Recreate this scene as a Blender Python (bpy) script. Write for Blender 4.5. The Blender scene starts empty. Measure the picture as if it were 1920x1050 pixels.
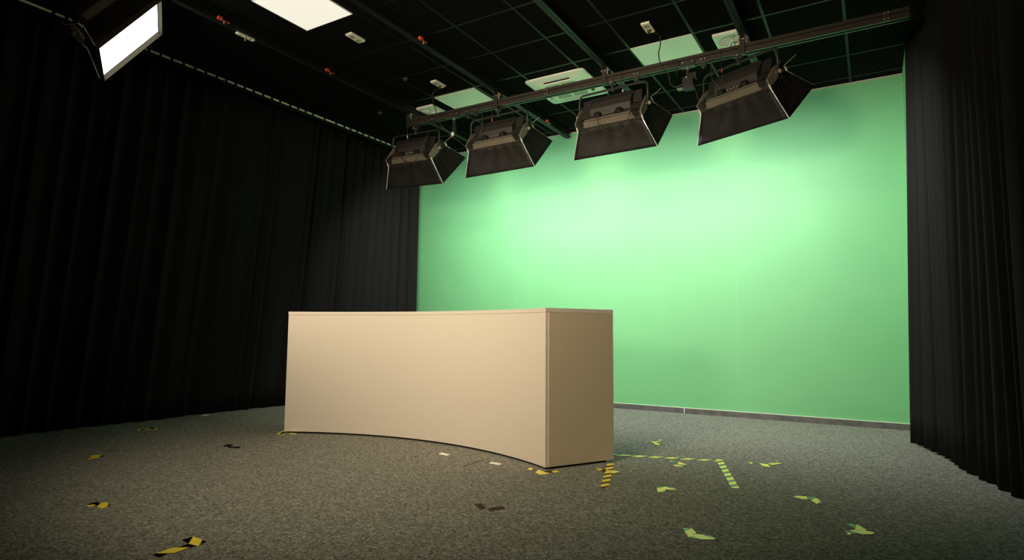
import bpy, bmesh, math, random
from mathutils import Vector, Matrix, Euler
random.seed(7)
scene = bpy.context.scene
COL = scene.collection
R = math.radians

# ------------------------------------------------------------------ camera
F_PX, YAW, PITCH, ROLL = 1125.3, 0.54075, 0.08533, 0.00793
CAM = Vector((0, 0, 1.0))
_f = Vector((-math.sin(YAW)*math.cos(PITCH), math.cos(YAW)*math.cos(PITCH), math.sin(PITCH)))
_r = Vector((math.cos(YAW), math.sin(YAW), 0))
_u = _r.cross(_f)
_r2 = math.cos(ROLL)*_r + math.sin(ROLL)*_u
_u2 = math.cos(ROLL)*_u - math.sin(ROLL)*_r
cam_data = bpy.data.cameras.new('camera')
cam_data.sensor_width = 36
cam_data.lens = F_PX/1920*36
cam_data.clip_start = 0.02
cam = bpy.data.objects.new('camera', cam_data)
COL.objects.link(cam)
M = Matrix((_r2, _u2, -_f)).transposed().to_4x4()
M.translation = CAM
cam.matrix_world = M
scene.camera = cam

# ------------------------------------------------------------------ world, exposure
scene.view_settings.view_transform = 'Standard'
scene.view_settings.look = 'None'
scene.view_settings.gamma = 1
scene.view_settings.use_curve_mapping = False
scene.view_settings.exposure = 0.0
scene.cycles.use_denoising = True
scene.cycles.max_bounces = 8
scene.cycles.diffuse_bounces = 5
scene.cycles.sample_clamp_indirect = 6
w = bpy.data.worlds.new('world'); scene.world = w; w.use_nodes = True
w.node_tree.nodes['Background'].inputs[0].default_value = (0.0006, 0.0006, 0.0007, 1)
w.node_tree.nodes['Background'].inputs[1].default_value = 1

WALL_SB = 54.0       # radiance of the four softboxes aimed at the green wall
KEY_SB = 8.0
PANEL_ON = 0.70

def area(name, loc, target, sx, sy, power, color, spread=180):
    l = bpy.data.lights.new(name, 'AREA'); l.shape = 'RECTANGLE'
    l.size = sx; l.size_y = sy; l.energy = power; l.color = color; l.spread = R(spread)
    o = bpy.data.objects.new(name, l); COL.objects.link(o)
    o.location = loc
    o.rotation_euler = (Vector(target)-Vector(loc)).to_track_quat('-Z', 'Y').to_euler()
    return o
# the presenter's front light hangs behind the camera, out of view
area('front_lamp', (-2.8, -0.4, 3.5), (-3.0, 4.0, 1.15), 1.2, 0.7, 58, (1.0, 0.87, 0.62), 74)
area('rear_fill', (-2.0, -1.6, 2.0), (-2.6, 5.6, 3.5), 0.9, 0.6, 50, (1.0, 0.83, 0.55), 70)  # unseen low lamp added as warm fill on ceiling fittings and softbox backs

# ------------------------------------------------------------------ materials
def mat(name, col, rough=0.6, spec=0.5, metal=0.0, emit=None, strength=0.0):
    m = bpy.data.materials.new(name); m.use_nodes = True
    b = m.node_tree.nodes['Principled BSDF']
    b.inputs['Base Color'].default_value = (*col, 1)
    b.inputs['Roughness'].default_value = rough
    b.inputs['Specular IOR Level'].default_value = spec
    b.inputs['Metallic'].default_value = metal
    if emit:
        b.inputs['Emission Color'].default_value = (*emit, 1)
        b.inputs['Emission Strength'].default_value = strength
    return m
def nodes(m): return m.node_tree.nodes, m.node_tree.links, m.node_tree.nodes['Principled BSDF']
def N(m, t, **kw):
    n = m.node_tree.nodes.new(t)
    for k, v in kw.items():
        setattr(n, k, v)
    return n
def math_n(m, op, a, b=None, c=None):
    n = m.node_tree.nodes.new('ShaderNodeMath'); n.operation = op
    for i, v in enumerate((a, b, c)):
        if v is None: continue
        if isinstance(v, (int, float)): n.inputs[i].default_value = v
        else: m.node_tree.links.new(v, n.inputs[i])
    return n.outputs[0]
def ramp(m, fac, stops, interp='LINEAR'):
    n = m.node_tree.nodes.new('ShaderNodeValToRGB'); n.color_ramp.interpolation = interp
    e = n.color_ramp.elements
    e[0].position, e[0].color = stops[0][0], (*stops[0][1], 1)
    e[1].position, e[1].color = stops[-1][0], (*stops[-1][1], 1)
    for p, c in stops[1:-1]:
        k = e.new(p); k.color = (*c, 1)
    m.node_tree.links.new(fac, n.inputs[0])
    return n.outputs[0]
def noise_col(m, scale, c1, c2, lo=0.35, hi=0.65, coord='Object', detail=3, stretch=None):
    ns, ln, b = nodes(m)
    tc = N(m, 'ShaderNodeTexCoord'); src = tc.outputs[coord]
    if stretch:
        mp = N(m, 'ShaderNodeMapping'); mp.inputs['Scale'].default_value = stretch
        ln.new(src, mp.inputs[0]); src = mp.outputs[0]
    nz = N(m, 'ShaderNodeTexNoise'); nz.inputs['Scale'].default_value = scale; nz.inputs['Detail'].default_value = detail
    ln.new(src, nz.inputs['Vector'])
    ln.new(ramp(m, nz.outputs[0], [(lo, c1), (hi, c2)]), b.inputs['Base Color'])
    return nz.outputs[0]
def bump(m, h, strength, dist=0.01):
    ns, ln, b = nodes(m)
    bp = N(m, 'ShaderNodeBump'); bp.inputs['Strength'].default_value = strength; bp.inputs['Distance'].default_value = dist
    ln.new(h, bp.inputs['Height']); ln.new(bp.outputs[0], b.inputs['Normal'])

M_carpet = mat('carpet', (.2, .2, .19), 1.0, 0.1)
def _carpet():
    m = M_carpet; ns, ln, b = nodes(m)
    tc = N(m, 'ShaderNodeTexCoord')
    a = N(m, 'ShaderNodeTexNoise'); a.inputs['Scale'].default_value = 120; a.inputs['Detail'].default_value = 5; a.inputs['Roughness'].default_value = .85
    c = N(m, 'ShaderNodeTexNoise'); c.inputs['Scale'].default_value = 2.2; c.inputs['Detail'].default_value = 4
    ln.new(tc.outputs['Object'], a.inputs['Vector']); ln.new(tc.outputs['Object'], c.inputs['Vector'])
    v = N(m, 'ShaderNodeTexVoronoi'); v.inputs['Scale'].default_value = 150; ln.new(tc.outputs['Object'], v.inputs['Vector'])
    v2 = N(m, 'ShaderNodeTexVoronoi'); v2.inputs['Scale'].default_value = 70; ln.new(tc.outputs['Object'], v2.inputs['Vector'])
    sx_ = N(m, 'ShaderNodeSeparateColor'); ln.new(v.outputs['Color'], sx_.inputs[0])
    sy_ = N(m, 'ShaderNodeSeparateColor'); ln.new(v2.outputs['Color'], sy_.inputs[0])
    s = math_n(m, 'ADD', math_n(m, 'MULTIPLY', a.outputs[0], 0.40), math_n(m, 'ADD', math_n(m, 'MULTIPLY', sx_.outputs[0], 0.34), math_n(m, 'MULTIPLY', sy_.outputs[0], 0.26)))
    ln.new(ramp(m, s, [(.22, (.065, .064, .052)), (.5, (.168, .165, .139)), (.78, (.36, .352, .30))]), b.inputs['Base Color'])
_carpet()
M_green = mat('green_paint', (.145, .55, .195), .55, .5)
def _green():
    m = M_green; ns, ln, b = nodes(m)
    tc = N(m, 'ShaderNodeTexCoord'); sp = N(m, 'ShaderNodeSeparateXYZ'); ln.new(tc.outputs['Object'], sp.inputs[0])
    nz = N(m, 'ShaderNodeTexNoise'); nz.inputs['Scale'].default_value = 1.3; nz.inputs['Detail'].default_value = 5
    ln.new(tc.outputs['Object'], nz.inputs['Vector'])
    base = ramp(m, nz.outputs[0], [(.3, (.138, .41, .178)), (.7, (.147, .435, .19))])
    # faint vertical joins between the painted widths
    d1 = math_n(m, 'ABSOLUTE', math_n(m, 'ADD', sp.outputs[0], 4.5))
    d2 = math_n(m, 'ABSOLUTE', math_n(m, 'ADD', sp.outputs[0], 1.4))
    dd = math_n(m, 'MINIMUM', d1, d2)
    k = math_n(m, 'GREATER_THAN', dd, .006)
    mx = N(m, 'ShaderNodeMix', data_type='RGBA'); mx.inputs['A'].default_value = (.152, .445, .214, 1)
    ln.new(k, mx.inputs['Factor']); ln.new(base, mx.inputs['B']); ln.new(mx.outputs['Result'], b.inputs['Base Color'])
    f = N(m, 'ShaderNodeTexNoise'); f.inputs['Scale'].default_value = 60; f.inputs['Detail'].default_value = 3
    ln.new(tc.outputs['Object'], f.inputs['Vector']); bump(m, f.outputs[0], .12, .004)
_green()
M_black_wall = mat('black_wall', (.012, .012, .012), .95, .1)
M_tile = mat('ceiling_tile', (.016, .015, .014), .95, .03)
def _tile():
    h = noise_col(M_tile, 60, (.0045, .0042, .0037), (.008, .0074, .0066)); bump(M_tile, h, .3)
_tile()
M_tbar = mat('tile_grid_black', (.006, .006, .006), .42, .18)
M_curtain = mat('black_molton', (.013, .0122, .0120), .95, .10)
M_skirt = mat('grey_skirting', (.085, .083, .08), .6)
noise_col(M_skirt, 14, (.07, .07, .068), (.11, .108, .104))
M_lam = mat('champagne_laminate', (.80, .70, .62), .46, .5, .45)
def _lam():
    h = noise_col(M_lam, 30, (.80, .70, .60), (.82, .72, .625), stretch=(8, 8, .6), detail=4)
    bump(M_lam, h, .04, .002)
_lam()
M_lam_highlight = mat('laminate_highlight', (.85, .74, .58), .3)  # bevel highlight painted as a paler laminate on the thin end strip
M_lam_shaded = mat('laminate_shaded', (.70, .58, .42), .46, .5, .45)  # same laminate, darker and warmer: side shade put into the end panel colour
M_dark = mat('black_plinth', (.008, .008, .008), .7)
M_metal = mat('black_powder_coat', (.022, .020, .018), .45, .5)
M_anod = mat('dark_anodised_rail', (.045, .036, .03), .38, .5, .2)
M_hous = mat('lamp_housing', (.035, .031, .027), .5, .4)
M_hous_d = mat('lamp_housing_dark', (.012, .011, .010), .6, .4)
M_grey = mat('grey_bracket', (.26, .22, .175), .5, .5)
M_steel = mat('bright_steel', (.75, .72, .68), .3, .5, .8)
M_white = mat('white_plastic', (.86, .84, .78), .4)
M_track = mat('black_track', (.006, .006, .006), .45, .3)
M_ivory = mat('pale_metal', (.95, .92, .80), .5)
M_piping = mat('white_piping', (.85, .84, .80), .6)
def _pip():
    m = M_piping; ns, ln, b = nodes(m)
    tr_ = N(m, 'ShaderNodeBsdfTranslucent'); tr_.inputs[0].default_value = (.8, .8, .78, 1)
    mx = N(m, 'ShaderNodeMixShader'); mx.inputs[0].default_value = .8
    ln.new(b.outputs[0], mx.inputs[1]); ln.new(tr_.outputs[0], mx.inputs[2])
    ln.new(mx.outputs[0], m.node_tree.nodes['Material Output'].inputs['Surface'])
_pip()
M_fabric = mat('black_softbox_fabric', (.022, .0195, .016), .62, .35)
def _fab():
    m = M_fabric; ns, ln, b = nodes(m)
    h = noise_col(m, 5, (.007, .006, .005), (.012, .0102, .0085), detail=5, stretch=(1, 1, 1)); bump(m, h, .25, .02)
_fab()
M_lip = mat('softbox_lip', (.035, .030, .018), .9, .08)
M_silver = mat('silver_lining', (.6, .6, .6), .4, .5, .5)
M_cable = mat('black_cable', (.03, .026, .022), .5)
M_orange = mat('orange_plastic', (.62, .075, .03), .45)
M_yellow = mat('yellow_plastic', (.75, .55, .03), .45)
M_wtape = mat('white_tape', (.80, .74, .66), .6)
M_btape = mat('black_tape', (.008, .008, .009), .45)
M_brtape = mat('brown_tape', (.06, .036, .017), .7, .05)
M_gtape = mat('green_tape', (.03, .10, .05), .6)
M_opal = mat('opal_diffuser', (.94, .94, .90), .25, .9)
M_vent = mat('vent_white', (.88, .88, .84), .32, .7)
M_lit_panel = mat('lit_opal_panel', (.8, .78, .72), .5, .5, 0, (1.0, .93, .82), PANEL_ON)
M_glow = mat('softbox_glow', (.8, .8, .8), .6, .5, 0, (.98, 1.0, .97), WALL_SB)
M_glow_key = mat('softbox_glow_key', (.8, .8, .8), .6, .5, 0, (.97, 1.0, 1.0), KEY_SB)

M_hazard = mat('hazard_tape', (.8, .6, .05), .16, .6)
def _haz():
    m = M_hazard; ns, ln, b = nodes(m)
    uv = N(m, 'ShaderNodeUVMap'); sp = N(m, 'ShaderNodeSeparateXYZ'); ln.new(uv.outputs[0], sp.inputs[0])
    s = math_n(m, 'FRACT', math_n(m, 'DIVIDE', math_n(m, 'ADD', sp.outputs[0], sp.outputs[1]), .125))
    k = math_n(m, 'GREATER_THAN', s, .42)
    mx = N(m, 'ShaderNodeMix', data_type='RGBA'); mx.inputs['A'].default_value = (.006, .006, .006, 1); mx.inputs['B'].default_value = (1, .80, .09, 1)
    ln.new(k, mx.inputs['Factor']); ln.new(mx.outputs['Result'], b.inputs['Base Color'])
_haz()
M_perf = mat('perforated_vent', (.1, .09, .07), .5)
def _perf():
    m = M_perf; ns, ln, b = nodes(m)
    tc = N(m, 'ShaderNodeTexCoord'); vo = N(m, 'ShaderNodeTexVoronoi'); vo.inputs['Scale'].default_value = 75; vo.inputs['Randomness'].default_value = 0.0
    ln.new(tc.outputs['Object'], vo.inputs['Vector'])
    ln.new(ramp(m, vo.outputs['Distance'], [(.30, (.46, .40, .30)), (.40, (.015, .013, .012))]), b.inputs['Base Color'])
_perf()
M_grille = mat('intake_grille', (.6, .6, .55), .5)
def _gril():
    m = M_grille; ns, ln, b = nodes(m)
    tc = N(m, 'ShaderNodeTexCoord'); sp = N(m, 'ShaderNodeSeparateXYZ'); ln.new(tc.outputs['Object'], sp.inputs[0])
    a = math_n(m, 'FRACT', math_n(m, 'MULTIPLY', sp.outputs[1], 62)); c = math_n(m, 'FRACT', math_n(m, 'MULTIPLY', sp.outputs[0], 62))
    k = math_n(m, 'MULTIPLY', math_n(m, 'GREATER_THAN', a, .4), math_n(m, 'GREATER_THAN', c, .3))
    mx = N(m, 'ShaderNodeMix', data_type='RGBA'); mx.inputs['A'].default_value = (.62, .62, .56, 1); mx.inputs['B'].default_value = (.10, .10, .09, 1)
    ln.new(k, mx.inputs['Factor']); ln.new(mx.outputs['Result'], b.inputs['Base Color'])
_gril()

# ------------------------------------------------------------------ mesh helpers
class MB:
    def __init__(s): s.bm = bmesh.new(); s.uv = None
    def face(s, pts, uvs=None):
        vs = [s.bm.verts.new(p) for p in pts]; f = s.bm.faces.new(vs)
        if uvs:
            if s.uv is None: s.uv = s.bm.loops.layers.uv.new('UVMap')
            for l, u in zip(f.loops, uvs): l[s.uv].uv = u
        return s
    def box(s, lo, hi, mtx=None, bev=0):
        lo = Vector(lo); hi = Vector(hi)
        r = bmesh.ops.create_cube(s.bm, size=1)
        vs = r['verts']
        d = hi-lo; c = (hi+lo)/2
        for v in vs: v.co = Vector((v.co.x*d.x, v.co.y*d.y, v.co.z*d.z))+c
        if bev:
            es = {e for v in vs for e in v.link_edges}
            rb = bmesh.ops.bevel(s.bm, geom=list(es), offset=bev, segments=2, affect='EDGES', profile=.6)
            vs = list({v for f in rb['faces'] for v in f.verts} | {v for v in vs if v.is_valid})
        if mtx:
            for v in vs: v.co = mtx @ v.co
        return s
    def tube(s, pts, rad, n=8, close=True):
        pts = [Vector(p) for p in pts]
        rings = []
        up = None
        for i, p in enumerate(pts):
            a = pts[max(i-1, 0)]; b = pts[min(i+1, len(pts)-1)]
            t = (b-a).normalized()
            if up is None:
                up = Vector((0, 0, 1)) if abs(t.z) < .9 else Vector((1, 0, 0))
            u = t.cross(up).normalized(); v = u.cross(t).normalized(); up = v
            rr = rad[i] if isinstance(rad, (list, tuple)) else rad
            rings.append([s.bm.verts.new(p+(math.cos(2*math.pi*k/n)*u+math.sin(2*math.pi*k/n)*v)*rr) for k in range(n)])
        for A, B in zip(rings, rings[1:]):
            for k in range(n): s.bm.faces.new((A[k], A[(k+1) % n], B[(k+1) % n], B[k]))
        if close: s.bm.faces.new(rings[0][::-1]); s.bm.faces.new(rings[-1])
        return s
    def cyl(s, a, b, r, r2=None, n=20): return s.tube([a, b], [r, r if r2 is None else r2], n)
    def prism(s, poly, a0, a1, axis='z', mtx=None):
        def P(u, v, h):
            q = {'z': (u, v, h), 'y': (u, h, v), 'x': (h, u, v)}[axis]
            q = Vector(q); return mtx @ q if mtx else q
        A = [s.bm.verts.new(P(u, v, a0)) for u, v in poly]; B = [s.bm.verts.new(P(u, v, a1)) for u, v in poly]
        n = len(poly)
        s.bm.faces.new(A[::-1]); s.bm.faces.new(B)
        for k in range(n): s.bm.faces.new((A[k], A[(k+1) % n], B[(k+1) % n], B[k]))
        return s
    def build(s, name, m, parent=None, smooth=False, loc=None, rot=None):
        bmesh.ops.recalc_face_normals(s.bm, faces=s.bm.faces)
        me = bpy.data.meshes.new(name); s.bm.to_mesh(me); s.bm.free()
        me.materials.append(m)
        if smooth:
            for p in me.polygons: p.use_smooth = True
        o = bpy.data.objects.new(name, me); COL.objects.link(o)
        if parent: o.parent = parent
        if loc: o.location = loc
        if rot: o.rotation_euler = rot
        return o
def tag(o, label, cat, group=None):
    o['label'] = label; o['category'] = cat
    if group: o['group'] = group
    return o
def empty(name, loc, rot=(0, 0, 0)):
    o = bpy.data.objects.new(name, None); COL.objects.link(o); o.empty_display_size = .1
    o.location = loc; o.rotation_euler = rot
    return o
def struct(o): o['kind'] = 'structure'; return o
def children(o): return [c for c in bpy.data.objects if c.parent == o]
def copy_tree(o, parent=None):
    kids = children(o)
    c = o.copy(); COL.objects.link(c)
    if parent: c.parent = parent
    for k in kids: copy_tree(k, c)
    return c
def arc_pts(c, r, a0, a1, n, plane='xz'):
    out = []
    for i in range(n+1):
        a = a0+(a1-a0)*i/n
        u, v = c[0]+r*math.cos(a), c[1]+r*math.sin(a)
        out.append((u, v))
    return out
def smooth_path(pts, n=8):
    pts = [Vector(p) for p in pts]; P = [pts[0]*2-pts[1]]+pts+[pts[-1]*2-pts[-2]]
    out = []
    for i in range(1, len(P)-2):
        p0, p1, p2, p3 = P[i-1:i+3]
        for k in range(n):
            t = k/n
            out.append(.5*((2*p1)+(-p0+p2)*t+(2*p0-5*p1+4*p2-p3)*t*t+(-p0+3*p1-3*p2+p3)*t**3))
    out.append(pts[-1]); return out
def ray(px, py):
    return ((px-960)*_r2-(py-525)*_u2+F_PX*_f)
def atY(px, py, y):
    d = ray(px, py); return CAM+d*(y/d.y)
def atZ(px, py, z):
    d = ray(px, py); return CAM+d*((z-1)/d.z)

# ------------------------------------------------------------------ the room
CH = 3.84; YB = 7.62; XL = -6.24; XG = .375
struct(MB().box((-7.4, -3.2, -.1), (2.2, 7.8, 0)).build('floor', M_carpet))
ceil = struct(MB().box((-7.4, -3.2, CH), (2.2, 7.8, CH+.1)).build('ceiling', M_tile))
g = MB()
for k in range(-11, 4):
    x = -.116-.6255*(-k) if k < 0 else -.116+.6255*k
    g.box((x-.012, -3.2, CH-.004), (x+.012, YB, CH+.01))
for k in range(-11, 7):
    y = 3.72+.62*k
    g.box((-7.3, y-.012, CH-.0035), (2.1, y+.012, CH+.01))
struct(g.build('trim_2', M_tbar))
struct(MB().box((-7.4, YB, 0), (XG+.2, YB+.12, CH)).build('wall_back', M_green))
struct(MB().box((XG, 6.74, 0), (XG+.05, YB, CH)).build('wall_return', M_green))
struct(MB().box((-7.4, -3.2, 0), (-7.3, YB, CH)).build('wall_left', M_black_wall))
struct(MB().box((2.1, -3.2, 0), (2.2, YB+.12, CH)).build('wall_right', M_black_wall))
struct(MB().box((XG+.2, YB, 0), (2.1, YB+.12, CH)).build('wall_corner', M_black_wall))
struct(MB().box((-7.3, -3.2, 0), (2.1, -3.1, CH)).build('wall_front', M_black_wall))
bb = MB(); bb.box((XL, YB-.012, .0), (-2.058, YB, .066)); bb.box((-2.050, YB-.012, .0), (XG, YB, .066))
struct(bb.build('baseboard_back', M_skirt))
struct(MB().box((XL, YB-.012, .0665), (XG, YB-.001, .070)).build('trim_3', M_ivory))
struct(MB().box((-2.058, YB-.010, 0), (-2.050, YB-.002, .07)).build('trim_4', M_ivory))
struct(MB().box((XL, YB-.02, CH-.012), (XG, YB, CH-.002)).build('trim_1', mat('wall_angle', (.5, .42, .34), .5)))

# ------------------------------------------------------------------ curtains
def curtain(path, ztop, zbot_f, seed, amp=.045, name='curtain', nz=14, pitch=.17, lean=None):
    """path: list of (x, y) points; folds ride along it"""
    rnd = random.Random(seed)
    pts = [Vector((x, y, 0)) for x, y in path]
    L = [0]
    for a, b in zip(pts, pts[1:]): L.append(L[-1]+(b-a).length)
    tot = L[-1]; step = .012; n = int(tot/step)
    # irregular folds
    ph = [0]; x = 0
    knots = [0]
    while x < tot+1: x += pitch*rnd.uniform(.55, 1.5); knots.append(x)
    amps = [rnd.uniform(.45, 1.15) for _ in knots]
    import bisect
    b = MB(); grid = []
    for i in range(n+1):
        s = tot*i/n
        k = min(max(bisect.bisect_right(L, s)-1, 0), len(pts)-2)
        t = (s-L[k])/(L[k+1]-L[k]); p = pts[k].lerp(pts[k+1], t); d = (pts[k+1]-pts[k]).normalized(); nn = Vector((-d.y, d.x, 0))
        q = bisect.bisect_right(knots, s)-1; u = (s-knots[q])/(knots[q+1]-knots[q])
        w = math.sin(math.pi*u)**.8*amps[q]*amp*2-amp*.5+.010*math.sin(s*41+seed)
        col = []
        for j in range(nz+1):
            zz = j/nz
            z = zbot_f(s)+(ztop-zbot_f(s))*zz
            gather = .75+.35*(1-zz)
            sway = .012*math.sin(s*5.3+zz*3+seed)
            off = nn*(w*gather+sway)
            le = lean(p.y, zz) if lean else Vector((0, 0, 0))
            col.append(b.bm.verts.new(Vector((p.x, p.y, z))+off+le))
        grid.append(col)
    for A, B in zip(grid, grid[1:]):
        for j in range(nz): b.bm.faces.new((A[j], B[j], B[j+1], A[j+1]))
    o = b.build(name, M_curtain, smooth=True)
    md = o.modifiers.new('thick', 'SOLIDIFY'); md.thickness = .004; md.offset = 0
    return o
def lean_l(y, zz):
    t = max(0, min(1, (7.45-y)/3.0)); a = .50*t**.7+ (.12*max(0, (3.6-y)/2) if y < 3.6 else 0)
    return Vector((-a*(1-zz)**1.1, 0, 0))
cl = curtain([(XL-.04, -1.5), (XL-.04, 7.5)], CH-.075, lambda s: .012+.006*math.sin(s*3), 3, lean=lean_l)
tag(cl, 'long black pleated curtain down the left side, floor to ceiling', 'curtain', None)
def lean_r(y, zz):
    return Vector((-.075*(1-zz)*max(0, 1-(6.7-y)/2), 0, 0))
cr = curtain([(.375, 6.70), (.46, 6.25), (1.9, -1.5)], CH-.02, lambda s: .010+.006*math.sin(s*3), 11, lean=lean_r, amp=.04, pitch=.13)
tag(cr, 'black pleated curtain at the right, beside the end of the green wall', 'curtain')

# pale slotted curtain track high on the left
tr = empty('curtain_track', (XL, 5.4, CH-.035))
tag(tr, 'pale curtain track broken by dark gliders along the left ceiling edge', 'curtain track')
MB().box((-.012, -7.0, .012), (.012, 2.2, .034)).build('track_rail', M_ivory, tr)
MB().box((-.016, -7.0, -.024), (.012, 2.2, .0115)).build('track_lip', M_btape, tr)
y = -3.0; k = 0
rnd = random.Random(5)
while y < 2.1 and k < 95:
    MB().box((.011, y, -.010), (.020, y+.026, .034)).build('glider', M_btape, tr)
    y += rnd.choice((.115, .12, .125, .13)) if y < -.9 else rnd.choice((.12, .15, .2)); k += 1

# ------------------------------------------------------------------ desk
def make_desk():
    cx, cy, Ri, Ro = -3.5015, 1.488, 2.84, 3.467
    H = 1.176; A = R(30.16); z0 = .018
    root = empty('reception_desk', (-3.5, 4.3, 0))
    off = Vector((cx+3.5, cy-4.3, 0))
    def sector(r0, r1, a0, a1, za, zb, n=64, bev=0):
        poly = [(off.x+r*math.sin(a), off.y+r*math.cos(a)) for r, a in
                [(r0, a0+(a1-a0)*i/n) for i in range(n+1)]+[(r1, a1-(a1-a0)*i/n) for i in range(n+1)]]
        return MB().prism(poly, za, zb)
    sector(Ri, Ri+.027, -A, A, z0, H-.032).build('front_panel', M_lam, root)
    sector(Ri-.002, Ro, -A-.0006, A+.0006, H-.030, H).build('desk_top', M_lam, root)
    da = .025/3.1
    for sgn in (1, -1):
        a1 = A*sgn; a0 = a1-da*sgn
        lo, hi = min(a0, a1), max(a0, a1)
        sector(Ri+.0295, Ro, lo, hi, z0, H-.032, n=2).build('end_panel', M_lam_shaded, root)
        sector(Ri+.0266, Ri+.0298, lo, hi+(.0004 if sgn > 0 else 0), z0, H-.032, n=2).build('edge_highlight', M_lam_highlight, root)
    sector(Ri+.02, Ro-.05, -A+.01, A-.01, 0, z0+.002).build('plinth', M_dark, root)
    sector(Ri+.028, Ro-.12, -A+.0085, A-.0085, .62, .645).build('shelf', M_lam, root)
    sector(Ri+.028, Ri+.045, -A+.0085, A-.0085, H-.0325, H-.0295).build('shadow_gap', M_dark, root)
    tag(root, 'curved champagne coloured news desk standing on the grey carpet', 'desk')
make_desk()

# ------------------------------------------------------------------ ceiling panels
def ceiling_panel(x0, x1, y0, y1, m, label, group):
    root = empty('ceiling_panel', ((x0+x1)/2, (y0+y1)/2, CH))
    hx, hy = (x1-x0)/2, (y1-y0)/2
    MB().box((-hx+.006, -hy+.006, -.008), (hx-.006, hy-.006, -.0005)).build('diffuser', m, root)
    f = MB()
    f.box((-hx, -hy, -.010), (hx, -hy+.006, -.0005)).box((-hx, hy-.006, -.010), (hx, hy, -.0005))
    f.box((-hx, -hy+.006, -.010), (-hx+.006, hy-.006, -.0005)).box((hx-.006, -hy+.006, -.010), (hx, hy-.006, -.0005))
    f.build('frame', M_vent, root)
    return tag(root, label, 'ceiling light', group)
ceiling_panel(-4.51, -3.91, 3.09, 3.69, M_lit_panel, 'glowing cream square ceiling light panel at the top edge, above the desk', 'square ceiling light panels')
ceiling_panel(-4.49, -3.90, 5.60, 6.19, M_opal, 'unlit square ceiling panel tinted green, beside the round swirl vent on the left', 'square ceiling light panels')
ceiling_panel(-1.985, -1.375, 5.575, 6.18, M_opal, 'unlit square ceiling panel tinted green, right of the air conditioning cassette', 'square ceiling light panels')

# swirl vents
def swirl_vent(x0, x1, y0, y1, label):
    root = empty('swirl_vent', ((x0+x1)/2, (y0+y1)/2, CH)); hx, hy = (x1-x0)/2, (y1-y0)/2
    rr = min(hx, hy)*.80
    p = MB(); n = 48
    outer = []; inner = []
    for i in range(n):
        a = 2*math.pi*i/n
        c, s = math.cos(a), math.sin(a); k = 1/max(abs(c), abs(s))
        outer.append((hx*c*k, hy*s*k)); inner.append((rr*c, rr*s))
    vo = [p.bm.verts.new((*q, -.030)) for q in outer]; vi = [p.bm.verts.new((*q, -.030)) for q in inner]
    to = [p.bm.verts.new((*q, -.0005)) for q in outer]; ti = [p.bm.verts.new((*q, -.0005)) for q in inner]
    for i in range(n):
        j = (i+1) % n
        p.bm.faces.new((vo[i], vo[j], vi[j], vi[i])); p.bm.faces.new((vo[i], vo[j], to[j], to[i])); p.bm.faces.new((vi[i], vi[j], ti[j], ti[i]))
    p.build('vent_plate', M_vent, root)
    MB().cyl((0, 0, -.0035), (0, 0, -.0008), rr, n=40).build('vent_throat', M_dark, root)
    for k in range(16):
        a = 2*math.pi*k/16; b = a+2*math.pi/16*.80
        v = MB()
        pts = [(rr*.10*math.cos(a), rr*.10*math.sin(a), -.029), (rr*.99*math.cos(a), rr*.99*math.sin(a), -.029),
               (rr*.99*math.cos(b), rr*.99*math.sin(b), -.010), (rr*.10*math.cos(b), rr*.10*math.sin(b), -.010)]
        v.face(pts); v.face([(x, y, z+.0012) for x, y, z in pts])
        v.face([pts[0], pts[1], (pts[1][0], pts[1][1], -.004), (pts[0][0], pts[0][1], -.004)])
        v.build('vane', M_vent, root)
    MB().cyl((0, 0, -.031), (0, 0, -.004), rr*.13, n=16).build('hub', M_vent, root)
    return tag(root, label, 'ceiling vent', 'square swirl vents')
swirl_vent(-4.962, -4.65, 5.755, 6.058, 'square white swirl vent above the leftmost rear softbox')
swirl_vent(-1.216, -.905, 5.70, 6.02, 'square white swirl vent half hidden by the rightmost ceiling track')

# air conditioning cassette
def cassette():
    x0, x1, y0, y1 = -3.31, -2.575, 5.735, 6.50
    root = empty('air_conditioning_cassette', ((x0+x1)/2, (y0+y1)/2, CH)); hx, hy = (x1-x0)/2, (y1-y0)/2
    def rr(hx, hy, r, n=6):
        out = []
        for cx_, cy_, a0 in ((hx-r, hy-r, 0), (-hx+r, hy-r, 90), (-hx+r, -hy+r, 180), (hx-r, -hy+r, 270)):
            for i in range(n+1):
                a = R(a0+90*i/n); out.append((cx_+r*math.cos(a), cy_+r*math.sin(a)))
        return out
    p = MB()
    rings = [(rr(hx, hy, .05), -.001), (rr(hx, hy, .05), -.014), (rr(hx-.012, hy-.012, .045), -.020), (rr(hx-.13, hy-.13, .02), -.042), (rr(hx-.18, hy-.18, .015), -.042)]
    vs = [[p.bm.verts.new((x, y, z)) for x, y in ring] for ring, z in rings]
    for A, B in zip(vs, vs[1:]):
        n = len(A)
        for k in range(n): p.bm.faces.new((A[k], A[(k+1) % n], B[(k+1) % n], B[k]))
    p.build('fascia', M_vent, root)
    MB().box((-hx+.175, -hy+.175, -.041), (hx-.175, hy-.175, -.038)).build('intake_grille', M_grille, root)
    MB().box((-.012, -hy+.18, -.046), (.012, hy-.18, -.041)).build('grille_bar', M_vent, root)
    for k in range(4):
        a = k*math.pi/2; m4 = Matrix.Rotation(a, 4, 'Z'); d = (hy if k % 2 == 0 else hx)-.105
        MB().box((-.16, -d-.016, -.041), (.16, -d+.016, -.034), m4).build('air_slot', M_dark, root)
        MB().box((-.165, -d+.010, -.052), (.165, -d+.034, -.036), m4, bev=.003).build('louvre', M_white, root)
    MB().box((hx-.17, -.02-.1, -.046), (hx-.12, .02-.1, -.040)).build('sensor', M_dark, root)
    return tag(root, 'square white air conditioning cassette with grille and four louvres in the black ceiling', 'air conditioner')
cassette()

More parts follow.
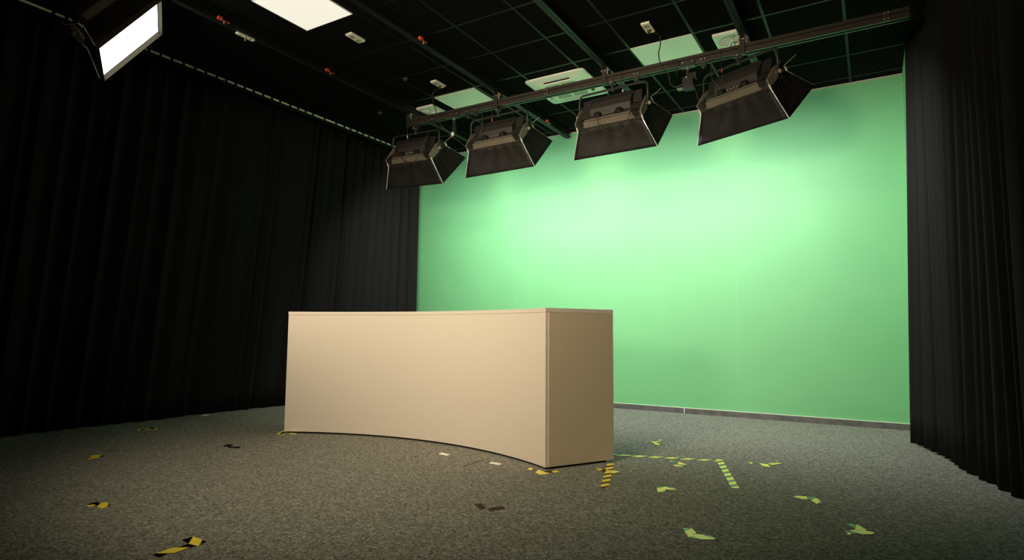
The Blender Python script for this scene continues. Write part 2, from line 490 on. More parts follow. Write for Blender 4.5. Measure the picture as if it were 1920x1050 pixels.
# ------------------------------------------------------------------ ceiling sockets
def socket(x, y, label, plug):
    root = empty('ceiling_socket', (x, y, CH))
    MB().box((-.041, -.092, -.022), (.041, .092, -.0005), bev=.004).build('socket_plate', M_white, root)
    for s in (-1, 1):
        if plug and s == plug: continue
        o = MB(); o.tube([(0, s*.043, -.0235), (0, s*.043, -.0222)], .026, 24).build('socket_outlet', mat('socket_recess', (.40, .37, .30), .6) if 'socket_recess' not in bpy.data.materials else bpy.data.materials['socket_recess'], root)
        MB().box((-.030, s*.043+.020, -.0236), (.004, s*.043+.032, -.0224)).build('yellow_label', M_yellow, root)
    tag(root, label, 'socket', 'double power sockets on the ceiling')
    if plug:
        p = empty('power_plug', (x, y+plug*.043, CH-.023))
        MB().cyl((0, 0, 0), (0, 0, -.026), .021, .018, 20).build('plug_body', M_cable, p)
        MB().cyl((.014, 0, -.018), (.042, 0, -.022), .008, .006, 12).build('yellow_sleeve', M_yellow, p)
        tag(p, 'black plug with a yellow sleeve in the ' + ('ceiling socket beside the left swirl vent' if x < -3 else 'ceiling socket above the right hand panel'), 'plug', 'plugs in the ceiling sockets')
    return root
socket(-4.205, 4.015, 'empty white double ceiling socket near the glowing panel', 0)
socket(-4.185, 5.285, 'white double ceiling socket with a plug, left of centre near the swirl vent', 1)
socket(-1.692, 5.24, 'white double ceiling socket with a plug, above the right unlit panel', 1)

# ------------------------------------------------------------------ ceiling tracks (run towards the wall) and the cross rail
def ceil_track(x, y0, y1, label):
    root = empty('ceiling_track', (x, (y0+y1)/2, CH)); h = (y1-y0)/2
    b = MB(); b.box((-.030, -h, -.040), (.030, h, -.005)).box((-.012, -h, -.070), (.012, h, -.040)).box((-.034, -h, -.100), (.034, h, -.070))
    b.build('track_body', M_track, root)
    MB().box((-.006, -h+.001, -.1015), (.006, h-.001, -.0998)).build('track_slot', M_dark, root)
    return tag(root, label, 'lighting track', 'black ceiling tracks running to the green wall')
TX = [-4.93, -3.62, -2.29, -.93]
for x, nm in zip(TX, ('leftmost', 'second from left', 'third from left', 'rightmost')):
    ceil_track(x, -2.8, 7.55, 'black lighting track under the ceiling, %s of the four' % nm)
RZ0, RZ1, RY = 3.575, 3.66, 5.69
rail = empty('cross_rail', (-2.3, RY, RZ0)); rail['label'] = 'long dark horizontal rail carrying the row of four softboxes'; rail['category'] = 'lighting rail'
rb = MB(); h = RZ1-RZ0
rb.box((-2.65, -.012, 0), (2.65, .012, h)).box((-2.65, -.036, h-.030), (2.65, .036, h)).box((-2.65, -.036, 0), (2.65, .036, .030)).box((-2.65, -.028, .033), (2.65, .028, h-.034))
rb.build('rail_body', M_anod, rail)
def hanger(x, label):
    r = empty('rail_hanger', (x, RY, RZ1))
    MB().box((-.030, -.052, -.105), (.016, -.038, .03), bev=.003).build('clamp_plate', M_metal, r)
    MB().box((-.028, -.05, .004), (.028, .05, .020)).box((-.03, -.05, .020), (-.014, .05, .078)).box((.014, -.05, .020), (.03, .05, .078)).build('bracket', M_metal, r)
    MB().cyl((-.045, -.03, .05), (.05, -.03, .05), .008, n=10).cyl((.03, -.04, .0), (.03, -.04, .07), .010, n=10).build('bolt', M_grey, r)
    return tag(r, label, 'clamp', 'hangers joining the rail to the ceiling tracks')
for x, nm in zip(TX, ('far left end of the rail', 'rail crossing above the second softbox', 'rail crossing above the third softbox', 'rail crossing above the largest softbox')):
    hanger(x, 'black metal hanger clamp at the %s' % nm)
def rail_plate(x, w, label, four=False, hang=False, name='rail_bracket', wheels=False):
    r = empty(name, (x, RY-.037, RZ0))
    MB().box((-w/2, -.008, -.012 if not four else .0), (w/2, 0, .040 if not four else .085), bev=.002).build('plate', M_metal, r)
    zs = (.015, .065) if four else (.020,)
    for s in (-1, 1):
        for z in zs:
            MB().cyl((s*(w/2-.011), -.0085, z), (s*(w/2-.011), -.014, z), .0065, n=10).build('bolt_head', M_steel, r)
    if wheels:
        MB().box((-w/2+.004, -.006, -.045), (w/2-.004, .03, -.012)).cyl((0, -.01, -.05), (0, .02, -.05), .014, n=12).build('trolley_body', M_metal, r)
    return tag(r, label, 'rail bracket', 'bolted brackets on the cross rail')
rail_plate(-2.97, .05, 'four bolt joint plate on the rail in front of the cassette', four=True)
rail_plate(.19, .05, 'four bolt joint plate at the dark right end of the rail', four=True)
rail_plate(-1.953, .058, 'small two bolt trolley on the rail left of the right panel', wheels=True)
rail_plate(-1.292, .058, 'small two bolt trolley on the rail just left of the right vent', wheels=True)
rail_plate(-4.027, .055, 'small two bolt trolley on the rail below the left panel, nearer the vent', wheels=True)
rail_plate(-3.912, .055, 'small two bolt trolley on the rail below the left panel, nearer the track', wheels=True)
rail_plate(-4.54, .055, 'small two bolt trolley on the rail under the left swirl vent', wheels=True)

def spigot_device(x, label, big):
    r = empty('hanging_spigot', (x, RY-.0475, RZ0-.012))
    MB().box((-.065, -.010, -.006), (.065, .010, .046), bev=.002).box((-.065, -.012, -.012), (.065, .05, -.004)).build('mount_plate', M_metal, r)
    for s in (-1, 1):
        MB().cyl((s*.045, -.0105, .03), (s*.045, -.017, .03), .007, n=10).build('bolt_head', M_steel, r)
    MB().cyl((0, 0, -.012), (0, 0, -.05), .006, n=10).cyl((0, 0, -.035), (0, 0, -.05), .014, n=12).build('spigot_pin', M_steel, r)
    MB().cyl((0, 0, -.05), (0, 0, -.10), .018, n=14).cyl((0, 0, -.10), (0, 0, -.125), .009, n=12).build('socket_joint', M_metal, r)
    if big:
        MB().box((-.045, -.05, -.235), (.06, .06, -.125), bev=.008).box((.02, -.04, -.15), (.09, .02, -.09), bev=.01).build('device_body', M_hous_d, r)
        MB().box((-.10, -.03, -.228), (-.01, .03, -.218)).build('base_plate', M_grey, r)
        MB().cyl((0, -.052, -.14), (0, -.060, -.14), .008, n=10).build('knob', M_steel, r)
    else:
        MB().box((-.02, -.02, -.20), (.03, .02, -.12), bev=.006).build('device_body', M_hous_d, r)
        MB().cyl((-.008, -.005, -.20), (-.024, -.01, -.25), .020, .016, 16).build('white_cap', M_white, r)
    return tag(r, label, 'clamp', 'fittings hanging from the cross rail')
spigot_device(-4.215, 'small spigot fitting with a white tip hanging between the two left softboxes', False)
spigot_device(-1.436, 'black camera sized device on a spigot hanging between the two right softboxes', True)

def red_catch(px, py, label, s=1):
    p = atZ(px, py, CH-.085)
    tx = min(TX, key=lambda t: abs(t-p.x))
    r = empty('red_track_clip', (tx+.066, p.y, CH-.085))
    MB().box((-.0315, -.03, -.012), (.0, .012, .014), bev=.003).box((-.022, .010, -.010), (-.010, .085, -.003)).build('lever', M_orange, r)
    MB().cyl((-.018, .035, -.012), (-.018, .035, -.034), .006, n=8).build('screw', M_steel, r)
    return tag(r, label, 'clip', 'small red clips on the ceiling tracks')
red_catch(425, 30, 'small red clip on the leftmost track, near the bright corner softbox')
red_catch(625, 129, 'small red clip on the leftmost track, below the empty socket')
red_catch(800, 70, 'small red clip on the second track, right of the empty socket')
red_catch(1040, 225, 'small red clip on the second track, close to the green wall')
p1 = atZ(473, 65, CH-.118)
lab = empty('connector_strip', (TX[0]-.01, p1.y, CH-.118))
MB().box((-.018, -.09, .0), (.018, .09, .0155), bev=.002).build('strip_body', M_white, lab)
for k in (-.05, 0, .05): MB().box((-.0185, k-.008, -.0006), (.0185, k+.008, .006)).build('strip_band', M_yellow, lab)
MB().cyl((.0, 0, .0), (.0, 0, -.035), .007, n=8).build('strip_knob', M_grey, lab)
tag(lab, 'short pale striped connector strip on the side of the leftmost track', 'connector')
for (px, py, nm) in ((711.5, 210.6, 'left'), (760, 147, 'right')):
    p = atZ(px, py, CH)
    d = empty('ceiling_detector', (p.x, p.y, CH))
    MB().cyl((0, 0, -.022), (0, 0, -.0005), .022, .034, 20).build('detector_body', M_hous, d)
    MB().cyl((0, 0, -.0235), (0, 0, -.0225), .008, n=10).build('detector_lens', M_grey, d)
    tag(d, 'tiny dark round detector on the black ceiling, %s of the plugged left socket' % ('below left' if nm == 'left' else 'just'), 'detector', 'small ceiling detectors')

# ------------------------------------------------------------------ softboxes
W1, H1, W2, H2, D, WY, HY, DP = .716, .343, .942, .604, .265, .769, .230, .063
def make_softbox(glow, label, w1=W1, h1=H1, w2=W2, h2=H2, d=D, yoke=True):
    root = empty('softbox_light', (0, 0, 0))
    tag(root, label, 'studio light')
    def part(b, name, m, parent=root, smooth=False):
        return b.build(name, m, parent, smooth)
    x1, z1, x2, z2 = w1/2, h1/2, w2/2, h2/2
    y1, y2 = DP, DP+d
    # fabric flanks: four sagging trapezoids
    def flank(c, name='fabric_side'):
        # c: rear a, rear b, front b, front a
        a, b_, fb, fa = [Vector(v) for v in c]
        n = ((b_-a).cross(fa-a)).normalized()
        ctr = (a+b_+fb+fa)/4
        if n.dot(ctr-Vector((0, ctr.y, 0))) < 0: n = -n
        m = MB(); nu, nv = 20, 8; g = []
        for j in range(nv+1):
            row = []
            for i in range(nu+1):
                u, v = i/nu, j/nv
                uu = .006+u*.988
                p = a.lerp(b_, uu).lerp(fa.lerp(fb, uu), v)
                sag = -.030*math.sin(math.pi*u)*math.sin(math.pi*min(1, v*1.02))**.8
                wr = .009*math.sin((u-.5)*38*(1-.55*v)+v*2)*(1-v)*math.sin(math.pi*u)
                row.append(m.bm.verts.new(p+n*(sag+wr)))
            g.append(row)
        for j in range(nv):
            for i in range(nu): m.bm.faces.new((g[j][i], g[j][i+1], g[j+1][i+1], g[j+1][i]))
        o = part(m, name, M_fabric, smooth=True)
        md = o.modifiers.new('thick', 'SOLIDIFY'); md.thickness = .003; md.offset = -1 if False else 0
        return o
    RLL, RLR, RUR, RUL = (-x1, y1, -z1), (x1, y1, -z1), (x1, y1, z1), (-x1, y1, z1)
    FLL, FLR, FUR, FUL = (-x2, y2, -z2), (x2, y2, -z2), (x2, y2, z2), (-x2, y2, z2)
    flank((RLL, RLR, FLR, FLL)); flank((RUL, RUR, FUR, FUL)); flank((RLL, RUL, FUL, FLL)); flank((RLR, RUR, FUR, FLR))
    for a, b_ in ((RLL, FLL), (RLR, FLR), (RUL, FUL), (RUR, FUR)):
        A, B = Vector(a), Vector(b_)
        o_ = Vector((math.copysign(.0022, A.x), 0, math.copysign(.0022, A.z)))
        part(MB().tube([A, A.lerp(B, .12)+o_*1.0, A.lerp(B, .3)+o_*.3, B], .0042 if A.z < 0 else .0022, 6), 'seam_piping', M_piping if A.z < 0 else M_grey)
        part(MB().cyl(A+o_*2+Vector((0, -.035, 0)), A+o_*3+Vector((0, .008, 0)), .008, n=10), 'rod_tip', M_white)
    # front lip and diffuser
    t = .006
    lp = MB().box((-x2, y2, -z2), (x2, y2+.035, -z2+t)).box((-x2, y2, z2-t), (x2, y2+.035, z2)).box((-x2, y2, -z2+t), (-x2+t, y2+.035, z2-t)).box((x2-t, y2, -z2+t), (x2, y2+.035, z2-t))
    if not yoke: part(lp, 'front_lip', M_lip)
    else: lp.bm.free()
    rec = .13 if yoke else .004; ins = .036 if yoke else .008; k_x = (x2-x1)/d; k_z = (z2-z1)/d
    part(MB().box((-x2+ins+rec*k_x, y2-rec-.003, -z2+ins+rec*k_z), (x2-ins-rec*k_x, y2-rec, z2-ins-rec*k_z)), 'diffuser', glow)
    # lamp body
    body = part(MB().box((-x1-.0005, -.020, -z1-.0005), (x1+.0005, y1+.006, z1+.0005), bev=.004), 'lamp_body', M_hous)
    MB().box((-x1+.07, -.014, -z1-.003), (x1-.07, y1-.014, -z1+.002)).build('vent_strip', M_perf, body)
    MB().box((-x1+.07, -.014, z1-.002), (x1-.07, y1-.014, z1+.003)).build('vent_strip', M_perf, body)
    MB().box((-x1+.10, -.024, -z1+.012), (x1-.10, -.019, -z1+.026)).build('bright_edge', M_grey, body)
    # rear power box with sloping lid, two round knobs, connector plate
    px_ = x1*.62
    bx = MB(); poly = [(-.020, -z1*.35), (-.075, -z1*.15), (-.105, z1*.75), (-.020, z1*.80)]
    bx.prism(poly, -px_, px_, 'x'); o = part(bx, 'power_box', M_hous)
    MB().box((-px_-.004, -.135, z1*.42), (px_+.03, -.103, z1*.50), Matrix.Rotation(R(0), 4, 'X')).build('lid', M_hous_d, o)
    for s in (-1, 1):
        part(MB().cyl((s*px_*.55, -.022, -z1*.62), (s*px_*.55, -.060, -z1*.62), .034, .030, 18), 'control_knob', M_hous_d)
    cp = part(MB().box((-.075, -.030, -z1*.80), (.075, -.019, -z1*.42), bev=.002), 'connector_plate', M_hous)
    for k in range(4):
        MB().cyl((-.05+.033*k, -.0305, -z1*.60), (-.05+.033*k, -.042, -z1*.60), .009, n=10).build('connector', M_grey if k % 2 else M_steel, cp)
    for s in (-1, 1):
        # angular end brackets + raised flaps
        br = MB()
        poly = [(-.02, -z1-.006), (.05, -z1-.006), (.05, -z1*.1), (.0, z1*.5), (-.045, z1*.5), (-.055, 0)]
        br.prism(poly, s*(x1+.001), s*(x1+.010), 'x'); part(br, 'end_bracket', M_grey)
        part(MB().box((s*(x1-.055)-.028, -.030, -z1-.012), (s*(x1-.055)+.028, .02, -z1+.045), bev=.004), 'corner_clamp', M_hous_d)
        fl = MB().box((-.045, -.006, 0), (.045, .006, .13), Matrix.Translation((s*(x1-.075), -.03, z1*.05)) @ Matrix.Rotation(R(38), 4, 'X'), bev=.003)
        part(fl, 'ear_plate', M_hous_d)
        part(MB().cyl((s*(x1+.010), 0, 0), (s*(WY/2*w1/W1+.008), 0, 0), .010, n=12), 'pivot', M_grey)
        part(MB().cyl((s*(WY/2*w1/W1+.010), 0, 0), (s*(WY/2*w1/W1+.034), 0, 0), .020, .017, 14), 'tilt_knob', M_grey)
    part(MB().tube(smooth_path([(x1*.98, .02, z1*.9), (x1+.07, -.01, z1*1.05), (x1+.105, -.02, z1*1.35)], 6), .0035, 6), 'locking_lever', M_grey)
    return root
BODY_PARTS = None
def add_yoke(root, hy=HY, wy=WY, topx=0.0):
    r = .055; h = wy/2
    pts = [(-h, 0, -.01), (-h, 0, hy-r)]+[(-h+r-r*math.cos(a), 0, hy-r+r*math.sin(a)) for a in [math.pi/2*i/6 for i in range(1, 7)]]
    pts += [(h-r+r*math.sin(a), 0, hy-r+r*math.cos(a)) for a in [math.pi/2*i/6 for i in range(0, 7)]]+[(h, 0, -.01)]
    y = MB().tube(pts, .0115, 10).build('yoke', M_metal, root, smooth=True)
    MB().cyl((topx, 0, hy+.008), (topx, 0, hy+.052), .014, n=14).cyl((topx, 0, hy-.016), (topx, 0, hy+.010), .020, n=14).build('spigot', M_metal, y)
    return y
def pose(root, loc, yaw, pitch, roll, top_z):
    root.location = loc; root.rotation_euler = (0, roll, yaw)
    for c in children(root):
        if not c.name.startswith('yoke'): c.rotation_euler = (pitch, 0, 0)
BOX = [((-4.856, 5.690, 3.244), -.030, -.789, .044, 'darkest softbox, leftmost of the four hanging from the rail by the green wall'),
       ((-3.624, 5.706, 3.261), -.005, -.816, -.014, 'softbox second from left on the rail, under the left unlit panel'),
       ((-2.217, 5.673, 3.271), -.081, -.763, .007, 'softbox third from left on the rail, with a cable loop across its fabric'),
       ((-.981, 5.687, 3.275), -.411, -.843, -.009, 'largest looking softbox at the right end of the rail, turned sideways')]
proto = make_softbox(M_glow, BOX[0][4]); add_yoke(proto)
sbs = [proto]+[copy_tree(proto) for _ in range(3)]
for o, (loc, yaw, pitch, roll, lab_) in zip(sbs, BOX):
    pose(o, loc, yaw, pitch, roll, 0)
    o['label'] = lab_; o['group'] = 'softboxes hanging from the rail'
# clamps between yoke tops and rail
for i, (loc, *_r_) in enumerate(BOX):
    M_ = Euler((0, BOX[i][3], BOX[i][1])).to_matrix()
    top = Vector(loc)+M_ @ Vector((0, 0, HY+.05))
    c = empty('yoke_clamp', (top.x, top.y, top.z))
    MB().box((-.03, -.02, -.006), (.03, .02, max(.012, RZ0-top.z-.001))).cyl((-.04, -.03, .012), (.04, -.03, .012), .007, n=10).build('clamp_body', M_metal, c)
    MB().cyl((.0, -.022, .004), (.0, -.05, .004), .009, n=10).build('clamp_knob', M_grey, c)
    tag(c, 'small black clamp gripping the yoke top of the %s softbox' % ('leftmost', 'second', 'third', 'rightmost')[i], 'clamp', 'clamps between yokes and rail')

# safety wires
for (x, zt, zb, sb, nm) in ((-3.68, RZ0, 3.30, 1, 'second'), (-1.13, RZ0, 3.33, 3, 'rightmost'), (-2.10, RZ0, 3.33, 2, 'third'), (-4.95, RZ0, 3.31, 0, 'leftmost')):
    s = empty('safety_wire', (x, RY-.045, zt))
    L_ = zt-zb
    MB().tube(smooth_path([(0, .006, .085), (0, -.004, .03), (0.0, 0, 0), (.004, 0, -L_*.5), (.02, .01, -L_)], 6), .0022, 6).build('wire', M_cable, s)
    MB().cyl((.006, -.002, -L_*.48), (.010, -.002, -L_*.62), .006, n=8).build('wire_tag', M_orange if nm in ('second', 'rightmost') else M_white, s)
    tag(s, 'thin safety wire with a tiny %s tag above the %s softbox' % ('red' if nm in ('second', 'rightmost') else 'white', nm), 'wire', 'safety wires from rail to lamps')

# cables
def cable(pts, label, r=.0055, m=M_cable, group='black power cables around the lamps'):
    o = MB().tube(smooth_path(pts, 10), r, 8).build('power_cable', m, smooth=True)
    return tag(o, label, 'cable', group)
def Yp(y, *pp): return [atY(a, b, y) for a, b in pp]
cable([Vector((-4.145, 5.328, CH-.046))]+Yp(5.40, (813, 172), (811, 188), (817, 205))+Yp(5.55, (820, 224), (832, 240))+Yp(5.62, (848, 256), (863, 266), (872, 275)),
      'black cable hanging from the left plugged ceiling socket')
cable([Vector((-1.652, 5.283, CH-.046))]+Yp(5.40, (1237, 68), (1238, 85), (1235, 100), (1238, 118))+Yp(5.55, (1247, 133), (1254, 140))+Yp(5.66, (1256, 156), (1266, 163), (1279, 158), (1288, 147)),
      'black cable hanging from the right plugged ceiling socket')
cable(Yp(5.50, (1122, 213), (1121, 230), (1135, 244), (1155, 253), (1168, 245), (1178, 222), (1182, 195), (1180, 184)), 'cable looping below the third softbox across its fabric', .004)
cable(Yp(5.50, (752, 290), (756, 300), (768, 305), (781, 299), (790, 282), (797, 262), (803, 250)), 'pale edged cable looping over the leftmost softbox', .004)
cable(Yp(5.55, (1297, 151), (1302, 163), (1306, 176), (1310, 190), (1318, 200)), 'thin cable dropping from the hanging device to the rightmost softbox', .004)
cable(Yp(5.58, (1332, 112), (1334, 135), (1336, 150), (1345, 160), (1358, 167)), 'cable from the rail to the back of the rightmost softbox', .004)
cable(Yp(5.60, (1258, 122), (1262, 112), (1268, 116), (1269, 132), (1268, 142)), 'short cable curl wrapped over the rail at the right panel', .004)
cable(Yp(5.6, (902, 208), (905, 225), (902, 245), (896, 258), (888, 262)), 'cable dropping from the rail to the second softbox', .004)

# the bright corner softbox
key = make_softbox(M_glow_key, 'brightly glowing softbox in the upper left corner', .44, .26, .69, .449, .20, yoke=False)
pitch_m = Matrix.Identity(4)
n_ = Vector((.523, .656, -.545)); lx = Vector((-.124, -.574, -.81)); lz = Vector((.843, -.491, .219))
Mk = Matrix((lx, n_, lz)).transposed()
Mk = Matrix([Mk[i] for i in range(3)])
front_c = Vector((-5.121, 2.458, 3.35))
q_ = Mk.to_4x4().to_quaternion()
key.rotation_euler = q_.to_euler()
key.location = front_c-(q_ @ Vector((0, DP+.20+.035, 0)))
ky = MB().tube(smooth_path([(-.27, 0, 0), (-.28, -.14, 0), (-.18, -.22, 0), (0, -.24, 0), (.18, -.22, 0), (.28, -.14, 0), (.27, 0, 0)], 6), .011, 8).build('yoke', M_metal, key, smooth=True)
# pole that carries it from the ceiling
top = key.matrix_world
kp = key.location+(q_ @ Vector((0, -.24, 0)))
pole = empty('ceiling_pole', (kp.x, kp.y, CH))
MB().cyl((0, 0, -.001), (0, 0, kp.z-CH+.014), .014, n=12).build('pole', M_metal, pole)
MB().cyl((0, 0, -.012), (0, 0, -.0005), .05, n=20).build('ceiling_flange', M_metal, pole)
tag(pole, 'dark ceiling pole carrying the glowing corner softbox', 'pole')

# ------------------------------------------------------------------ tape on the floor
layer = [0]
def strip_mesh(a, b, w=.05, off=0.0, slope=1, cut=0.0, z=.0012):
    a = Vector((*a, 0)); b = Vector((*b, 0)); d = (b-a); L_ = d.length; d.normalize(); n = Vector((-d.y, d.x, 0))
    hw = w/2; m = MB()
    P = [a-n*hw-d*cut, b-n*hw+d*cut, b+n*hw-d*cut*0, a+n*hw]
    lo = [(p.x, p.y, z-.0008) for p in P]; hi = [(p.x, p.y, z+.0006) for p in P]
    uv = [(off, 0), (off+L_, 0), (off+L_, w*slope), (off, w*slope)]
    m.face(hi, uv)
    for i in range(4):
        j = (i+1) % 4
        m.face([lo[i], lo[j], hi[j], hi[i]], [uv[i], uv[j], uv[j], uv[i]])
    m.face(lo[::-1], uv[::-1])
    return m
def marker(strips, label, m=M_hazard, w=.05, name='floor_marker', cat='floor tape', group='yellow and black corner marks on the carpet'):
    c = strips[0][0]
    root = empty(name, (c[0], c[1], 0))
    for i, s in enumerate(strips):
        a, b, off, sl = (list(s)+[0, 1])[:4]
        a = (a[0]-c[0], a[1]-c[1]); b = (b[0]-c[0], b[1]-c[1])
        strip_mesh(a, b, s[4] if len(s) > 4 else w, off, sl, z=.0012+.0018*i).build('tape_strip', m, root)
    return tag(root, label, cat, group)
def fl(px, py):
    p = atZ(px, py, 0); return (p.x, p.y)
M_tyel = mat('hazard_yellow', (1, .80, .09), .22, .5)
M_tblk = mat('hazard_black', (.006, .006, .006), .16, .6)
def shape_marker(conv, strips, label, name='floor_marker', z0=0):
    """strips: per piece of tape a list of (colour, outline); outlines give the cut shape on the floor"""
    ox, oy, sc = conv
    g = lambda u, v: fl(ox+u/sc, oy+v/sc)
    c = g(*strips[0][0][1][0])
    root = empty(name, (c[0], c[1], 0))
    for k, st in enumerate(strips):
        b = MB()
        zb = .0004+.0016*k+z0
        idx = []
        for col_, poly in st:
            P = [(g(*p)[0]-c[0], g(*p)[1]-c[1]) for p in poly]
            n0 = len(b.bm.faces)
            b.prism(P, zb, zb+(.0012 if col_ == 'Y' else .0010))
            idx += [0 if col_ == 'Y' else 1]*(len(b.bm.faces)-n0)
        for f, m_ in zip(b.bm.faces, idx): f.material_index = m_
        o = b.build('tape_strip', M_tyel, root); o.data.materials.append(M_tblk)
    return tag(root, label, 'floor tape', 'yellow and black corner marks on the carpet')
cA, cB, cC, cD, cE, cF, cG = (1100, 800, 6.4), (1380, 820, 5.25), (1180, 900, 7), (173, 760, 6.4), (173, 900, 6.4), (500, 560, 3.089), (860, 560, 2.839)
shape_marker(cA, [[('Y', [(760, 183), (860, 177), (897, 181), (800, 191)]), ('K', [(840, 176), (868, 166), (920, 172), (905, 181), (897, 181), (860, 177)]), ('Y', [(855, 165), (875, 158), (905, 160), (895, 168), (868, 167)])],
    [('Y', [(713, 190), (722, 186), (730, 190), (722, 195)]), ('K', [(728, 188), (765, 187), (805, 206), (790, 206)]), ('Y', [(790, 192), (850, 199), (882, 228), (825, 216)]), ('K', [(868, 206), (885, 208), (920, 220), (882, 228)])]], 'yellow green corner mark on the carpet, nearest to the green wall')
shape_marker(cA, [[('Y', [(1003, 418), (1020, 411), (1032, 415), (1022, 424)]), ('K', [(1025, 425), (1035, 414), (1100, 424), (1090, 447)]), ('Y', [(1100, 424), (1112, 424), (1212, 461), (1095, 452)])],
    [('Y', [(1040, 463), (1060, 460), (1168, 476), (1150, 481), (1065, 478)]), ('K', [(1090, 455), (1195, 462), (1222, 466), (1165, 475), (1085, 463)])]], 'yellow green arrow mark just below the long taped line')
shape_marker(cA, [[('K', [(838, 727), (945, 721), (842, 745)]), ('Y', [(842, 745), (945, 722), (945, 770), (852, 788)]), ('K', [(865, 790), (945, 771), (948, 785), (900, 795)])],
    [('Y', [(945, 724), (1070, 758), (1050, 763), (945, 756)]), ('K', [(985, 730), (1050, 737), (1083, 748), (1070, 758), (1030, 746)])]], 'small bent yellow mark between the desk and the slanting tape')
shape_marker(cB, [[('Y', [(125, 250), (150, 243), (165, 255), (160, 263)]), ('K', [(155, 244), (230, 255), (245, 272), (168, 256)]), ('Y', [(228, 256), (310, 265), (340, 292), (270, 285)])],
    [('Y', [(315, 265), (340, 258), (440, 255), (450, 262), (355, 275)]), ('K', [(320, 273), (345, 278), (430, 268), (350, 288), (335, 288)]), ('K', [(345, 258), (410, 245), (462, 252), (440, 256)]), ('Y', [(396, 244), (402, 237), (412, 239), (414, 245)])]], 'wide V shaped yellow mark right of the slanting tape')
shape_marker(cB, [[('K', [(550, 590), (570, 583), (640, 607), (580, 601)]), ('Y', [(567, 583), (600, 577), (695, 583), (703, 612), (640, 607)])],
    [('K', [(695, 590), (775, 590), (775, 603), (740, 624), (705, 610)]), ('Y', [(775, 603), (800, 605), (835, 635), (800, 662), (740, 626)]), ('K', [(833, 642), (852, 652), (835, 660), (815, 657)])]], 'bent yellow mark with one broad square end, right part of the floor')
shape_marker(cB, [[('K', [(1087, 862), (1110, 853), (1180, 858), (1172, 895)]), ('Y', [(1185, 862), (1205, 865), (1285, 910), (1275, 925), (1172, 905)])],
    [('K', [(1060, 932), (1080, 925), (1200, 945), (1160, 955), (1110, 948)]), ('Y', [(1115, 920), (1170, 912), (1340, 935), (1368, 950), (1340, 960), (1240, 960)]), ('Y', [(1088, 950), (1115, 948), (1138, 957), (1120, 965), (1100, 962)])]], 'yellow arrow mark lowest at the right corner of the floor')
shape_marker(cC, [[('K', [(700, 630), (795, 632), (725, 675)]), ('Y', [(725, 675), (820, 635), (880, 700), (780, 755)])],
    [('Y', [(795, 742), (870, 720), (955, 722), (1132, 780), (1110, 788), (940, 785)]), ('K', [(790, 748), (930, 782), (860, 778), (790, 765)]), ('K', [(1010, 735), (1070, 738), (1138, 775), (1130, 780)]), ('K', [(835, 718), (870, 708), (885, 715), (860, 722)])]], 'yellow L mark at the bottom, below the slanting tape')
shape_marker(cD, [[('Y', [(528, 290), (565, 280), (602, 281), (580, 300), (550, 300)]), ('K', [(602, 285), (612, 292), (600, 302), (580, 300)])],
    [('Y', [(620, 290), (670, 282), (715, 290), (715, 297), (640, 298)]), ('K', [(680, 275), (740, 270), (765, 275), (720, 292)]), ('Y', [(725, 290), (760, 273), (787, 284), (740, 294)])]], 'thin black and yellow mark near the left curtain')
shape_marker(cD, [[('Y', [(-30, 612), (15, 600), (75, 595), (112, 605), (60, 635), (0, 635)]), ('K', [(112, 606), (148, 616), (100, 620), (90, 618)])],
    [('Y', [(-60, 645), (0, 634), (40, 637), (-20, 652)])]], 'leftmost yellow mark on the carpet, the farther of the left pair')
shape_marker(cE, [[('Y', [(60, 322), (95, 285), (140, 270), (185, 275), (200, 293), (170, 325), (115, 345)]), ('K', [(199, 293), (218, 303), (190, 315), (183, 312)])],
    [('K', [(-60, 300), (50, 265), (95, 285), (60, 312), (0, 300)]), ('Y', [(-60, 312), (0, 300), (40, 303), (0, 325), (-50, 330)])]], 'leftmost yellow mark on the carpet, the nearer of the left pair')
shape_marker(cE, [[('K', [(1072, 722), (1205, 682), (1152, 765)]), ('Y', [(1210, 680), (1322, 720), (1272, 800), (1155, 770)]), ('K', [(1322, 722), (1370, 746), (1305, 768)])],
    [('K', [(725, 905), (765, 888), (900, 893), (800, 930)]), ('Y', [(765, 888), (960, 820), (1170, 815), (990, 882)]), ('K', [(1030, 815), (1150, 772), (1250, 795), (1170, 815)])]], 'big black and yellow corner mark at the bottom left')
shape_marker(cF, [[('Y', [(58, 786), (72, 773), (105, 765), (103, 772), (85, 775), (75, 786)]), ('K', [(85, 776), (106, 772), (106, 779), (80, 786)]), ('Y', [(80, 788), (106, 780), (106, 786)])],
    [('Y', [(125, 780), (150, 779), (177, 786), (140, 787)])]], 'hazard mark tucked under the left foot of the desk')
shape_marker(cG, [[('Y', [(365, 907), (385, 901), (398, 905), (385, 914)]), ('K', [(383, 914), (398, 903), (425, 911), (408, 925)]), ('Y', [(425, 911), (485, 932), (430, 937), (408, 925)])],
    [('K', [(455, 922), (490, 917), (512, 922), (490, 926)]), ('Y', [(492, 922), (520, 916), (538, 924), (510, 928)])]], 'hazard mark under the front corner of the desk')
shape_marker(cG, [[('Y', [(733, 910), (752, 907), (768, 912), (752, 917)]), ('K', [(752, 914), (768, 908), (790, 915), (775, 928)]), ('Y', [(785, 914), (830, 918), (858, 924), (830, 931), (790, 928)])]],
    'short hazard strip crossing the longer one at the rear corner of the desk', name='hazard_tape', z0=.0022)
marker([(fl(1145, 869), fl(1133, 915.5), .02, 1)], 'black and yellow striped strip running forward from the right side of the desk', name='hazard_tape')
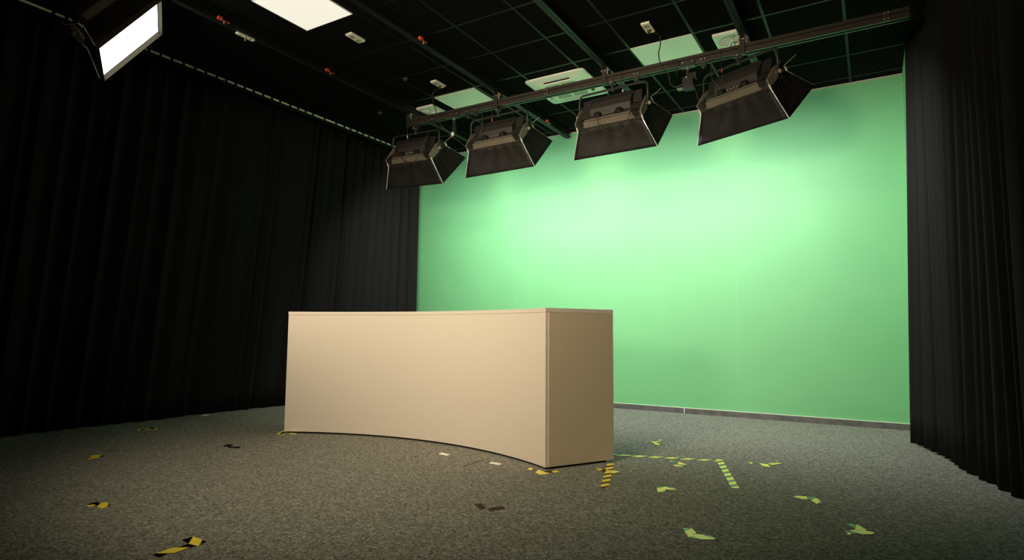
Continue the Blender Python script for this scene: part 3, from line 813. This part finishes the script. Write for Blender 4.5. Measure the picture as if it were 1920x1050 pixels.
# long taped line behind the desk
marker([(fl(1120, 851), fl(1354, 864.5), .02, -1), (fl(1348, 862), fl(1379, 916), .04, 1)], 'long yellow green taped line bending to a slanting end, right of the desk', name='hazard_line', group='long hazard tape lines on the carpet')
def patch(poly, name, m, label, cat='tape', group=None):
    P = [fl(*p) for p in poly]; c = P[0]
    o = MB().prism([(x-c[0], y-c[1]) for x, y in P], .0003, .0014).build(name, m, loc=(c[0], c[1], 0))
    return tag(o, label, cat, group)
patch([(822, 851.5), (828, 848.7), (844, 852.3), (838, 854.6)], 'white_tape', M_wtape, 'small white tape rectangle in front of the desk middle', group='white tape pieces')
patch([(917, 868.8), (921.5, 866.3), (941.5, 869.7), (936, 872.2)], 'white_tape', M_wtape, 'small white tape rectangle in front of the desk, nearer the front corner', group='white tape pieces')
patch([(375.5, 779.5), (384, 777.4), (393.5, 777.4), (389, 779.6)], 'white_tape', M_wtape, 'thin white tape piece at the foot of the left curtain', group='white tape pieces')
root = empty('floor_marker', (*fl(430, 838), 0)); c_ = fl(430, 838)
for P in ([(417.5, 837.5), (424, 833.2), (438, 833.2), (431, 838)], [(425, 839.8), (432, 837.2), (452.5, 837.8), (450, 840.6)]):
    MB().prism([(fl(*p)[0]-c_[0], fl(*p)[1]-c_[1]) for p in P], .0003, .0014).build('tape_strip', M_btape, root)
tag(root, 'plain black corner mark left of the desk', 'floor tape')
root = empty('floor_marker', (*fl(918, 950), 0)); c_ = fl(918, 950)
for P in ([(888.5, 945.5), (903, 944.3), (912, 953.5), (901, 956)], [(914.5, 955), (923.5, 951.3), (943.5, 949.8), (947.5, 954.5), (919, 958.3)]):
    MB().prism([(fl(*p)[0]-c_[0], fl(*p)[1]-c_[1]) for p in P], .0003, .0014).build('tape_strip', M_brtape, root)
tag(root, 'plain brown corner mark in the open floor before the desk', 'floor tape')
patch([(1720.5, 995), (1723.5, 995), (1730.5, 1019), (1727, 1020)], 'green_tape', M_gtape, 'faint narrow green strip on the floor at the lower right')
patch([(869.5, 875.2), (871, 873.8), (908, 861.5), (907.5, 862.6)], 'carpet_seam_scuff', M_dark, 'thin dark cut line in the carpet between the white tapes', 'scuff')
patch([(775, 857.3), (777, 855.9), (782.5, 854.9), (781, 856.3)], 'carpet_scuff', M_dark, 'tiny dark scuff on the carpet left of the white tapes', 'scuff')
patch([(1554.5, 876.5), (1557, 875.6), (1559.5, 877), (1557, 878)], 'carpet_scuff', M_dark, 'tiny dark speck on the carpet at the right, above the bent mark', 'scuff')
yt = atY(1693.2, 158, YB-.004)
tag(MB().box((-.008, -.002, -.027), (.008, .002, .027)).build('yellow_tape_tab', M_yellow, loc=(yt.x, YB-.003, yt.z)), 'tiny yellow tape tab high in the right corner of the green wall', 'tape')
